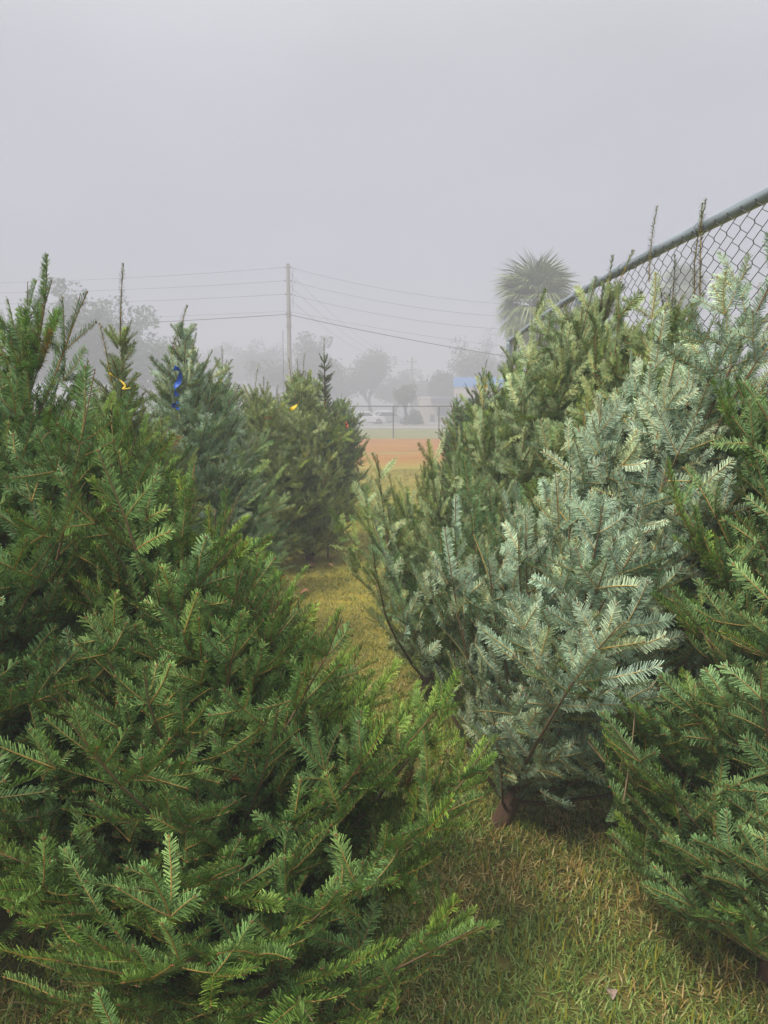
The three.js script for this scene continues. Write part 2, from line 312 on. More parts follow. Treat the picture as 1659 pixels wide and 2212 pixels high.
      if (woodLen > 0.12) for (let k = 1; k < pts.length; k++) for (const sd of [-1, 1]) {
        if (r() < 0.25) continue;
        const q = pts[k], f = q.clone().sub(pts[k - 1]).normalize(), rt = f.clone().cross(up).normalize(), a = R(38, 62) * D2R;
        grow(q, f.multiplyScalar(Math.cos(a)).addScaledVector(rt, sd * Math.sin(a)).addScaledVector(up, R(-0.1, 0.35)).normalize(), up, r() < 0.5 ? 1 : 2, L * R(0.7, 0.95), id, 1);
      }
      grow(p, dir, up, n, L, id, 0, wood);
    }
    if (wood.length > 1) { const m = wood.length; w.tube(wood, wood.map((_, k) => lerp(0.003 + 0.006 * Math.min(1, len), 0.0012, k / (m - 1))), 5, wood.map((_, k) => mul(mix(BARK, bare ? DRY : TWIG, k / (m - 1)), R(0.85, 1.15)))); }
    branches.push({ buf: w });
  };
  let az = r() * 6.28, h = h0;
  const prof = (u) => o.R * (u < 0.14 ? lerp(o.skirt ?? 0.72, 1, u / 0.14) : Math.pow((1 - u) / 0.86, o.pow ?? 0.85));
  while (h < top - 0.09) {
    const u = (h - h0) / (top - h0), rad = prof(u), k = u > 0.75 ? 5 : (o.whorl ?? 6);
    for (let i = 0; i < k; i++) { az += 6.283 / k + R(-0.25, 0.25); const [q0, q1] = elevAt(u), ea = q0 + R(-10, 8), eb = q1 + R(-12, 12), len = rad / Math.cos(lerp(ea, eb, 0.6) * D2R) * (r() < 0.25 ? R(0.6, 0.82) : R(0.85, 1.16)); const dry = o.bare && h < h0 + o.bare && r() < 0.6; addBranch(h + R(-0.03, 0.03), az, dry ? R(0.2, 0.42) : clamp(len, 0.11, o.R * 2.6), ea, eb, dry); }
    const inter = o.inter ?? 4;
    for (let i = 0; i < inter; i++) { const hh = h + R(0.04, 0.12), uu = clamp((hh - h0) / (top - h0), 0, 0.97), ra = prof(uu) * R(0.5, 0.98), [q0, q1] = elevAt(uu), ea = q0 + R(-10, 14), eb = q1 + R(-10, 15); addBranch(hh, r() * 6.283, clamp(ra / Math.cos(lerp(ea, eb, 0.6) * D2R), 0.1, o.R * 2), ea, eb); }
    az += 0.5; h += lerp(o.gap ?? 0.15, 0.12, u);
  }
  // top: last whorl and leader
  for (let i = 0; i < 5; i++) { const a = i / 5 * 6.283 + R(-0.3, 0.3), el = R(38, 58) * D2R, d = V(Math.cos(a) * Math.cos(el), Math.sin(el), Math.sin(a) * Math.cos(el)); emit(V(0, top - 0.01, 0), d, V(-Math.cos(a) * Math.sin(el), Math.cos(el), -Math.sin(a) * Math.sin(el)), R(0.1, 0.15), -1, false); }
  emit(V(0, top - 0.01, 0), V(R(-0.06, 0.06), 1, R(-0.06, 0.06)), V(1, 0, 0), lead, -1, true);
  for (let i = 0; i < (o.tips ?? 0); i++) { const a = r() * 6.283, u = R(0.55, 0.97), q = prof(u) * R(0.3, 0.95); emit(V(Math.cos(a) * q, lerp(h0, top, u) + q * 0.9, Math.sin(a) * q), upTree.clone().add(V(R(-0.22, 0.22), 0, R(-0.22, 0.22))).normalize(), V(1, 0, 0), R(0.13, 0.3), -1, true); }
  for (const x of o.extra ?? []) emit(V(...x.p).applyMatrix4(t.matrixWorld.clone().invert()), V(...x.d).transformDirection(t.matrixWorld.clone().invert()), V(...(x.u ?? [0, 1, 0])), x.len, -1, x.radial);
  firs.push({ t, o, shoots, branches, r });
}

const LEFT = 'fir trees standing in the left row', RIGHT = 'fir trees leaning on the chain link fence';
//FIRS
fir({ seed: 101, kind: 'green', label: 'broad bright green fir at the front of the left row, skirt reaching the grass path', group: LEFT, base: [-0.31, 0, -1.88], apex: [-0.80, 1.6, -2.2], R: 0.78, low: [8, 40], high: [26, 64], h0: 0.06, lead: 0.12, skirt: 1.0, pow: 1.15, gap: 0.095, inter: 10, whorl: 7 });
fir({ seed: 102, kind: 'deep', label: 'tall deep green fir at the left edge of the photo with dense upright tips', group: LEFT, base: [-1.36, 0, -2.25], apex: [-1.32, 1.85, -2.35], R: 1.15, low: [8, 36], high: [30, 70], h0: 0.06, lead: 0.12, skirt: 0.95, pow: 1.0, gap: 0.095, inter: 12, whorl: 7, years: 5, tips: 6 });
fir({ seed: 103, kind: 'olive', label: 'olive fir behind the bright green ones with the tallest thin leader', group: LEFT, base: [-1.5, 0, -4.0], apex: [...at(265, 565, 3.9).toArray()], R: 0.85, low: [0, 30], high: [24, 52], lead: 0.4, pow: 1.1, inter: 7, tips: 3 });
fir({ seed: 104, kind: 'blue', label: 'blue green fir with a blue ribbon below its top', group: LEFT, base: [-1.14, 0, -4.7], apex: [...at(388, 655, 4.7).toArray()], R: 0.76, low: [6, 34], high: [24, 56], lead: 0.2, pow: 0.85, h0: 0.08, inter: 8, gap: 0.11, tips: 3 });
fir({ seed: 105, kind: 'blue', label: 'lower blue green fir between the blue ribboned fir and the yellow banded fir', group: LEFT, base: [-1.36, 0, -6.2], apex: [...at(480, 745, 6.2).toArray()], R: 0.66, low: [6, 36], high: [24, 58], lead: 0.22, pow: 0.75, h0: 0.08, inter: 8, gap: 0.12, tips: 4 });
fir({ seed: 106, kind: 'olive', label: 'half hidden fir in the left row, several bare tips against the fog', group: LEFT, base: [-1.1, 0, -7.5], apex: [...at(545, 785, 7.5).toArray()], R: 0.66, low: [6, 36], high: [28, 66], lead: 0.32, pow: 0.65, h0: 0.08, inter: 7, tips: 9 });
fir({ seed: 107, kind: 'olive', label: 'olive green fir standing on the grass with a yellow band around its top', group: LEFT, base: [-0.80, 0, -8.1], apex: [...at(640, 775, 8.2).toArray()], R: 0.68, low: [4, 45], high: [34, 70], lead: 0.25, pow: 0.7, h0: 0.05, skirt: 0.88, inter: 10, gap: 0.11, tips: 4, extra: [{ p: at(655, 815, 8.1).toArray(), d: [0.01, 1, 0], u: [1, 0, 0], len: 0.25, radial: true }, { p: at(630, 825, 8.1).toArray(), d: [-0.12, 1, 0], u: [1, 0, 0], len: 0.25, radial: true }] });
fir({ seed: 108, kind: 'dark', label: 'darkest fir in the left row with a pointed top and yellow knot', group: LEFT, base: [-0.72, 0, -9.2], apex: [...at(700, 728, 9.1).toArray()], R: 0.54, low: [0, 22], high: [14, 36], lead: 0.3, pow: 0.95, h0: 0.06, inter: 8, gap: 0.12 });
fir({ seed: 109, kind: 'deep', label: 'short fir at the far end of the left row with a red tag', group: LEFT, base: [-0.66, 0, -11.2], apex: [...at(738, 850, 11.2).toArray()], R: 0.64, low: [5, 38], high: [25, 55], lead: 0.15, pow: 0.55, h0: 0.06, inter: 7 });

fir({ seed: 201, kind: 'deep', label: 'nearest fir on the right with its trunk foot on the grass and drooping lower branches', group: RIGHT, base: [1.1, 0, -1.96], apex: [1.54, 2.04, -2.35], R: 0.76, low: [4, 32], high: [34, 74], h0: 0.06, lead: 0.15, bare: 0, skirt: 0.85, pow: 0.8, gap: 0.095, inter: 10, whorl: 7, tips: 10, sag: 0.25, trunk: 0.042 });
fir({ seed: 202, kind: 'blue', label: 'silvery blue fir leaning right over the grass, the palest of the right row', group: RIGHT, base: [0.44, 0, -2.8], apex: [...at(1610, 790, 2.75).toArray()], R: 0.72, low: [26, 54], high: [46, 78], h0: 0.1, lead: 0.15, bare: 0.2, skirt: 1.2, pow: 0.95, gap: 0.085, inter: 10, whorl: 7, sag: 0.3, trunk: 0.038, tips: 4 });
fir({ seed: 208, kind: 'olive', label: 'olive fir behind the silvery one, its tall twin tips rising above the fence rail', group: RIGHT, base: [0.85, 0, -3.6], apex: [...at(1490, 545, 3.35).toArray()], R: 0.54, low: [30, 60], high: [50, 80], h0: 0.3, lead: 0.34, skirt: 0.8, pow: 0.95, gap: 0.1, inter: 9, whorl: 7, tips: 18, sag: 0.1, extra: [{ p: at(1512, 640, 3.25).toArray(), d: [-0.07, 1, 0.03], u: [1, 0, 0], len: 0.37, radial: true }, { p: at(1500, 640, 3.2).toArray(), d: [-0.13, 1, 0.02], u: [1, 0, 0], len: 0.36, radial: true }] });
fir({ seed: 203, kind: 'sage', label: 'grey green fir with bare twigs round its trunk foot beside the path', group: RIGHT, base: [0.18, 0, -4.1], apex: [...at(1375, 530, 3.95).toArray()], R: 0.62, low: [22, 54], high: [46, 78], h0: 0.12, lead: 0.3, bare: 0.2, skirt: 1.45, pow: 1.0, gap: 0.085, inter: 11, whorl: 7, tips: 14, sag: 0.3, extra: [{ p: at(1402, 610, 3.9).toArray(), d: [-0.06, 1, 0.02], u: [1, 0, 0], len: 0.34, radial: true }] });
fir({ seed: 204, kind: 'green', label: 'deep green fir leaning beside the fence post', group: RIGHT, base: [0.55, 0, -5.4], apex: [...at(1235, 685, 5.2).toArray()], R: 0.6, low: [26, 56], high: [46, 78], lead: 0.25, pow: 1.1, inter: 9, gap: 0.11, tips: 12, sag: 0.3, skirt: 1.2 });
fir({ seed: 205, kind: 'olive', label: 'fir where the fence rail vanishes behind the row', group: RIGHT, base: [0.74, 0, -6.8], apex: [...at(1130, 745, 6.6).toArray()], R: 0.46, low: [24, 54], high: [44, 76], lead: 0.2, pow: 1.1, inter: 8, gap: 0.12, tips: 8, sag: 0.4, skirt: 1.2 });
fir({ seed: 206, kind: 'dark', label: 'dark fir with a yellow ribbon tied to its leader', group: RIGHT, base: [0.95, 0, -8.3], apex: [...at(1047, 775, 8.3).toArray()], R: 0.72, low: [5, 38], high: [22, 54], lead: 0.25, pow: 0.8, inter: 8, gap: 0.12 });
fir({ seed: 207, kind: 'deep', label: 'small dark fir at the far end of the right row', group: RIGHT, base: [1.2, 0, -10], apex: [...at(985, 850, 10).toArray()], R: 0.6, low: [5, 38], high: [22, 52], lead: 0.15, pow: 0.65, inter: 7 });
//FIRS_END

// which shoots show: a coarse depth grid over the picture decides which are built one by one (largest first)
{
  const GW = 192, GH = 256, depth = new Float32Array(GW * GH).fill(1e9), owner = new Int32Array(GW * GH).fill(-1), all = [];
  const project = (v) => { const y = v.y - EYE, zc = -v.z * cosP - y * sinP, yc = y * cosP - v.z * sinP; return [(829.5 + FOC * v.x / zc) / 1659 * GW, (1106 - FOC * yc / zc) / 2212 * GH, zc]; };
  firs.forEach((f, fi) => f.shoots.forEach((s) => {
    const id = all.push({ s, fi, wins: 0 }) - 1;
    for (const q of [0.25, 0.6, 0.95]) {
      const [x, y, z] = project(s.p.clone().addScaledVector(s.dir, s.len * q).applyMatrix4(f.t.matrixWorld)); if (z < 0.15 || x < 0 || y < 0 || x >= GW || y >= GH) continue;
      const w = Math.max(1, Math.round(0.014 * FOC / z / 2212 * GH));
      for (let dy = -w; dy <= w; dy++) for (let dx = -w; dx <= w; dx++) { const X = (x | 0) + dx, Y = (y | 0) + dy; if (X < 0 || Y < 0 || X >= GW || Y >= GH) continue; const k = Y * GW + X; if (z < depth[k]) { depth[k] = z; owner[k] = id; } }
    }
  }));
  for (const id of owner) if (id >= 0) all[id].wins++;
  firs.forEach((f, fi) => {
    const mine = all.filter((a) => a.fi === fi), near = -f.t.position.z < 5.2, kind = f.o.kind, r = mulberry(f.o.seed + 7);
    const chosen = new Set(mine.filter((a) => a.wins > 0).sort((a, b) => b.wins - a.wins).slice(0, f.o.pieces ?? 300).map((a) => a.s));
    const nodes = f.branches.map((b, i) => (b.buf.p.length ? part('branch', b.buf.geo, barkMat, f.t) : null));
    const rest = {}, X = V(0, 0, 0), M = new THREE.Matrix4();
    for (const s of f.shoots) {
      const z = s.up.clone().addScaledVector(s.dir, -s.up.dot(s.dir)).normalize(), x = s.dir.clone().cross(z);
      let li = 0; const lens = s.radial ? [0.17, 0.26, 0.36] : LENS; lens.forEach((l, i) => { if (Math.abs(l - s.len) < Math.abs(lens[li] - s.len)) li = i; });
      const g = shootOf(kind, !near, li, (r() * 5) | 0, s.radial), sc = clamp(s.len / lens[li], 0.85, 1.15), tint = kind !== 'blue' && kind !== 'sage' && r() < 0.006 ? 8 : (r() * 8) | 0;
      M.makeBasis(x, s.dir, z); const Q = new THREE.Quaternion().setFromRotationMatrix(M);
      if (chosen.has(s)) {
        const m = part(s.radial ? 'leader' : 'shoot', g, needleMats[tint], nodes[s.branch] ?? f.t); m.position.copy(s.p); m.quaternion.copy(Q); m.scale.setScalar(sc);
      } else {
        const k = g.uuid; (rest[k] ??= { g, list: [] }).list.push([new THREE.Matrix4().compose(s.p, Q, V(sc, sc, sc)), tint]);
      }
    }
    for (const { g, list } of Object.values(rest)) {
      const im = new THREE.InstancedMesh(g, instMat, list.length); im.name = 'foliage'; im.userData.kind = 'stuff'; im.castShadow = im.receiveShadow = true;
      list.forEach(([m, tint], i) => { im.setMatrixAt(i, m); im.setColorAt(i, tints[tint]); }); f.t.add(im);
    }
  });
  console.log('shoots', all.length);
}

// ---------------------------------------------------------------- chain link fence on the right
const galv = std([0.30, 0.36, 0.41], 0.5, { metalness: 0.0 }), wireMat = std([0.13, 0.135, 0.14], 0.5, { metalness: 0.35 }), galvDull = std([0.27, 0.325, 0.37], 0.6, { metalness: 0.2 });
{
  const f = thing('chain_link_fence', 'tall galvanized chain link fence with a round top rail behind the right hand firs', 'fence', V(1.36, 0, 0));
  const bark = noiseTex(128, (x, y) => { const n = 0.85 + 0.5 * fbm(x * 9, y * 9); return [n, n, n]; }); galv.map = bark;
  const z0 = -1.4, z1 = -8.47, railY = (z) => 2.355 + 0.05 * Math.sin(clamp((-z - 2.5) / 6, 0, 1) * Math.PI);
  const railX = (z) => 0.012 * Math.sin(-z * 0.9);
  const curve = (a, b) => { const p = []; for (let k = 0; k <= 8; k++) { const z = lerp(a, b, k / 8); p.push(V(railX(z), railY(z), z)); } return new THREE.CatmullRomCurve3(p); };
  const joint = -4.55;
  part('top_rail', new THREE.TubeGeometry(curve(z0, joint + 0.004), 40, 0.0258, 16, false), galv, f);
  part('top_rail', new THREE.TubeGeometry(curve(joint - 0.004, z1), 40, 0.0248, 16, false), galv, f);
  part('rail_sleeve', new THREE.TubeGeometry(curve(joint + 0.09, joint - 0.09), 8, 0.0288, 16, false), galvDull, f);
  for (const z of [-2.45, -5.45, -8.45]) {
    const p = new THREE.CylinderGeometry(0.03, 0.03, 2.33, 18); p.translate(0.0, 1.165, z);
    const post = part('post', p, galv, f);
    const cap = mergeGeometries([new THREE.CylinderGeometry(0.034, 0.034, 0.07, 18).translate(0, railY(z) - 0.075, z), new THREE.SphereGeometry(0.034, 16, 8, 0, 6.283, 0, Math.PI / 2).translate(0, railY(z) - 0.04, z), new THREE.TorusGeometry(0.031, 0.006, 8, 20).translate(railX(z), railY(z), z)]);
    part('post_cap', cap, galvDull, post);
    for (const y of [2.2, 1.5, 0.7]) { const b = new THREE.CylinderGeometry(0.0335, 0.0335, 0.02, 18, 1, true); b.translate(0, y, z); part('tension_band', b, galvDull, post); }
  }
  for (const z of [-2.75, -3.42, -3.95, -4.3, -4.9, -5.25, -5.9, -6.6, -7.4]) {
    const g = new THREE.TorusGeometry(0.0275, 0.0024, 6, 18); g.rotateZ(0.12); g.translate(railX(z), railY(z), z); part('tie_wire', g, galvDull, f);
  }
  // one zigzag wire, hung many times; neighbours hook into one another
  const step = 0.036, w = 0.028, rows = 66, b = new Buf();
  const pts = [], A = [];
  for (let k = 0; k <= rows; k++) {
    const s = k % 2 ? 1 : -1, y = -k * step, e = 0.0028;
    pts.push(V(e * s, y + 0.007, (w - 0.004) * s), V(0, y, (w + 0.0028) * s), V(-e * s, y - 0.007, (w - 0.004) * s));
  }
  b.tube(pts, pts.map(() => 0.0017), 5, [1, 1, 1]);
  const wg = b.geo; wg.deleteAttribute('color');
  let n = 0;
  for (let z = -1.62; z > -8.4; z -= w * 2, n++) {
    const m = part('chain_link_wire', wg, wireMat, f); m.position.set(-0.024 - 0.0 + railX(z), railY(z) - 0.012, z); m.scale.z = n % 2 ? -1 : 1;
  }
}

// ---------------------------------------------------------------- ribbons, tags, leaves, twigs
function strip(pts, width, mat, name, label, category, group) {
  const b = new Buf(), p = pts.map((q) => (q.isVector3 ? q : V(...q))), c = p.reduce((s, q) => s.add(q), V(0, 0, 0)).multiplyScalar(1 / p.length); c.y = Math.min(...p.map((q) => q.y));
  const cv = new THREE.CatmullRomCurve3(p.map((q) => q.clone().sub(c))), N = 28; let prev;
  for (let i = 0; i <= N; i++) {
    const u = i / N, q = cv.getPoint(u), t = cv.getTangent(u), tw = u * 5.5, s = V(Math.cos(tw), 0.5, Math.sin(tw)).addScaledVector(t, -V(Math.cos(tw), 0.5, Math.sin(tw)).dot(t)).normalize().multiplyScalar(width / 2), n = s.clone().cross(t).normalize().multiplyScalar(0.0004);
    const now = [q.clone().sub(s).add(n), q.clone().add(s).add(n), q.clone().sub(s).sub(n), q.clone().add(s).sub(n)];
    if (prev) { b.quad(prev[0], prev[1], now[1], now[0], [1, 1, 1]); b.quad(prev[3], prev[2], now[2], now[3], [1, 1, 1]); }
    prev = now;
  }
  const g = b.geo; g.deleteAttribute('color'); const m = new THREE.Mesh(g, mat); m.position.copy(c); m.name = numbered(name); m.castShadow = m.receiveShadow = true; m.userData = { label, category }; if (group) m.userData.group = group; scene.add(m); return m;
}
const yellow = std([0.75, 0.52, 0.01], 0.45, { side: THREE.DoubleSide }), blue = std([0.012, 0.10, 0.55], 0.45, { side: THREE.DoubleSide }), redTag = std([0.7, 0.12, 0.06], 0.5, { side: THREE.DoubleSide });
const YG = 'plastic ribbons tied to the firs';
const px = (list, d) => list.map(([x, y, k = 0]) => at(x, y, d + k));
strip(px([[376, 794], [388, 800], [387, 822], [378, 838], [382, 856]], 4.55), 0.03, blue, 'ribbon', 'blue plastic ribbon hanging below the top of a fir', 'ribbon', YG);
strip(px([[384, 868], [376, 876], [388, 884]], 4.5), 0.03, blue, 'ribbon', 'short end of blue ribbon lower on the same fir', 'ribbon', YG);
strip(px([[236, 806], [244, 812], [258, 820], [270, 834], [264, 840], [282, 838]], 3.55), 0.009, yellow, 'ribbon', 'narrow yellow ribbon across the olive fir with the tall leader', 'ribbon', YG);
strip(px([[126, 797], [131, 802], [134, 806]], 2.9), 0.012, yellow, 'ribbon', 'tiny scrap of yellow ribbon nearest the left edge', 'ribbon', YG);
strip(px([[478, 820], [472, 828], [470, 836]], 5.9), 0.03, yellow, 'ribbon', 'orange yellow ribbon scrap on a fir behind the blue ribbon', 'ribbon', YG);
strip(px([[510, 840], [506, 846], [504, 852]], 7.2), 0.03, yellow, 'ribbon', 'small yellow ribbon end low between two left hand firs', 'ribbon', YG);
strip(px([[608, 872], [614, 878], [626, 884], [638, 878], [646, 868]], 7.5), 0.035, yellow, 'ribbon', 'yellow ribbon draped like a smile on the olive fir', 'ribbon', YG);
strip(px([[676, 834], [667, 835], [665, 842], [674, 846], [668, 852]], 8.95), 0.045, yellow, 'ribbon', 'yellow ribbon knotted round the top of the darkest fir', 'ribbon', YG);
strip(px([[1046, 816], [1050, 826], [1048, 836], [1050, 848]], 7.7), 0.05, yellow, 'ribbon', 'yellow ribbon hanging from the leader of the dark fir in the right row', 'ribbon', YG);
strip(px([[746, 912], [749, 918], [750, 926]], 10.6), 0.04, redTag, 'tag', 'small red tag on the last fir of the left row', 'tag');
{
  const p = at(707, 962, 8.2), g = thing('green_box', 'flat green plastic box lid poking out between two left row firs', 'box', V(p.x, p.y - 0.05, p.z));
  const s = new THREE.Shape(); s.moveTo(-0.07, 0); s.lineTo(0.07, 0); s.lineTo(0.06, 0.09); s.lineTo(-0.06, 0.09); s.closePath();
  const m = std([0.01, 0.09, 0.06], 0.5); part('body', new THREE.ExtrudeGeometry(s, { depth: 0.1, bevelEnabled: true, bevelSize: 0.004, bevelThickness: 0.004, bevelSegments: 1 }), m, g);
  const l = new THREE.BoxGeometry(0.16, 0.016, 0.13); l.translate(0, 0.104, 0.05); part('lid', l, m, g);
  const q = new THREE.CylinderGeometry(0.012, 0.012, p.y - 0.05, 8); q.translate(0, -(p.y - 0.05) / 2, 0.05); part('stake', q, std([0.12, 0.1, 0.07], 0.9), g);
}
{
  const r = mulberry(77);
  const leaf = (x, d, s, c, label, cat = 'leaf') => {
    const N = 6, b = new Buf(), pos = [];
    for (let i = 0; i <= N; i++) { const u = i / N, w = Math.sin(Math.pow(u, 0.8) * Math.PI) * 0.38 * (0.8 + 0.4 * r()); pos.push([V(-w, 0.25 * w + 0.22 * Math.sin(u * 3), u), V(0, 0.2 * Math.sin(u * 3), u), V(w, 0.35 * w + 0.2 * Math.sin(u * 3.2), u)]); }
    for (let i = 0; i < N; i++) for (const k of [0, 1]) b.quad(pos[i][k], pos[i][k + 1], pos[i + 1][k + 1], pos[i + 1][k], mul(c, 0.85 + 0.3 * r()));
    b.tube([V(0, 0, 0.02), V(0, 0.05, -0.22), V(0.03, 0.04, -0.42)], [0.018, 0.014, 0.012], 5, mul(c, 0.6));
    const m = new THREE.Mesh(b.geo, vcol(0.7)); m.name = numbered('fallen_leaf'); m.position.set(x, 0.02, -d); m.rotation.set(0.12 * r(), r() * 6.28, 0.2 * (r() - 0.5)); m.scale.setScalar(s); m.castShadow = true; m.userData = { label, category: cat, group: 'fallen leaves on the grass' }; scene.add(m);
  };
  const g = (x, y) => { const p = at(x, y, 1), k = EYE / (EYE - p.y); return [p.x * k, k]; };
  leaf(...g(1318, 2150), 0.04, [0.36, 0.27, 0.22], 'pale pinkish dry leaf on the grass near the right hand trunk foot');
  leaf(...g(648, 1288), 0.11, [0.42, 0.19, 0.08], 'orange brown leaf on the lawn beside the front fir');
  leaf(...g(640, 1300), 0.09, [0.45, 0.24, 0.12], 'tan leaf lying just before the orange brown leaf');
  leaf(...g(672, 1228), 0.09, [0.33, 0.16, 0.1], 'brown leaf near the foot of the olive fir');
  leaf(...g(702, 1228), 0.1, [0.46, 0.26, 0.13], 'light brown leaf beside a fallen sprig on the lawn');
  leaf(...g(722, 1210), 0.08, [0.4, 0.17, 0.07], 'reddish leaf at the shaded edge of the olive fir');
  leaf(...g(650, 1268), 0.07, [0.3, 0.17, 0.08], 'small dull brown leaf between the orange leaf and the sprig');
  for (let i = 0; i < 3; i++) {                                          // broken sprigs
    const [x, d] = g(...[[672, 1238], [655, 1232], [700, 1246]][i]), s = thing('fir_sprig', ['grey green broken fir sprig lying flat on the lawn', 'smaller fir sprig lying beside the brown leaf', 'short fir sprig lying nearest on the lawn'][i], 'sprig', V(x, 0.035, -d), 'broken sprigs on the lawn');
    const m = part('shoot', shootOf('blue', false, 3 - i, i, false), needleMats[6], s); m.rotation.set(-Math.PI / 2, 0, 1.3 + i * 0.8); m.rotation.order = 'YXZ';
  }
  const stick = (pts, r0, label) => { const c = pts[0], b = new Buf(); b.tube(pts.map((q) => q.clone().sub(c)), pts.map((_, k) => lerp(r0, r0 * 0.5, k / (pts.length - 1))), 6, pts.map((_, k) => mul(k % 2 ? [0.34, 0.26, 0.16] : [0.2, 0.14, 0.08], 1))); const m = new THREE.Mesh(b.geo, vcol(0.8)); m.name = numbered('dry_stick'); m.position.copy(c); m.castShadow = true; m.userData = { label, category: 'stick' }; scene.add(m); };
  stick([at(1346, 1735, 1.98), at(1360, 1650, 2.0), at(1368, 1580, 2.02), at(1372, 1530, 2.05)], 0.0026, 'bare pale stick standing upright among the right hand fir needles');
  stick([at(1392, 1508, 2.1), at(1410, 1480, 2.12), at(1428, 1455, 2.16)], 0.0024, 'short bare stick slanting above the upright pale stick');
}

// ---------------------------------------------------------------- far chain link fence, poles and wires
{
  const zF = -45.5, f = thing('field_fence', 'low chain link fence across the far side of the clay field', 'fence', V(0, 0, zF));
  const m = std([0.08, 0.085, 0.09], 0.6, { metalness: 0.3 }), xs = []; for (let k = -4; k <= 6; k++) xs.push(-2.15 + 2.7 * k);
  const rail = new THREE.CylinderGeometry(0.03, 0.03, 27.2, 8); rail.rotateZ(Math.PI / 2); rail.translate(0.55, 1.88, 0); part('top_rail', rail, m, f);
  for (const x of xs) { const p = new THREE.CylinderGeometry(0.034, 0.034, 1.9, 8); p.translate(x, 0.95, 0.0); part('post', p, m, f); }
  const b = new Buf(); for (let x = -12.9; x < 14; x += 0.09) { const h = 1.84; for (const s of [-1, 1]) b.tube([V(clamp(x, -12.9, 14), 0.03, s * 0.004), V(clamp(x + s * h * 0.62, -12.9, 14), h, s * 0.004)], [0.0016, 0.0016], 3, [1, 1, 1]); }
  const g = b.geo; g.deleteAttribute('color'); part('chain_link_mesh', g, m, f, 'stuff');
}
const poleMat = std([0.25, 0.245, 0.24], 0.9), wireBlack = std([0.03, 0.03, 0.033], 0.6), porcelain = std([0.25, 0.23, 0.22], 0.4);
function pole(base, h, r0, r1, label, extra) {
  const t = thing('utility_pole', label, 'utility pole', base, 'utility poles in the fog'), g = new THREE.CylinderGeometry(r1, r0, h, 14, 6); g.translate(0, h / 2, 0); part('shaft', g, poleMat, t); extra?.(t); return t;
}
function wire(a, b, sag, r, label) {
  const p = []; const o = a.clone(); for (let k = 0; k <= 24; k++) { const u = k / 24, q = a.clone().lerp(b, u).sub(o); q.y -= sag * 4 * u * (1 - u); p.push(q); }
  const m = new THREE.Mesh(new THREE.TubeGeometry(new THREE.CatmullRomCurve3(p), 48, r, 5), wireBlack); m.name = numbered('power_line'); m.position.copy(o); m.userData = { label, category: 'power line', group: 'overhead lines' }; scene.add(m);
}
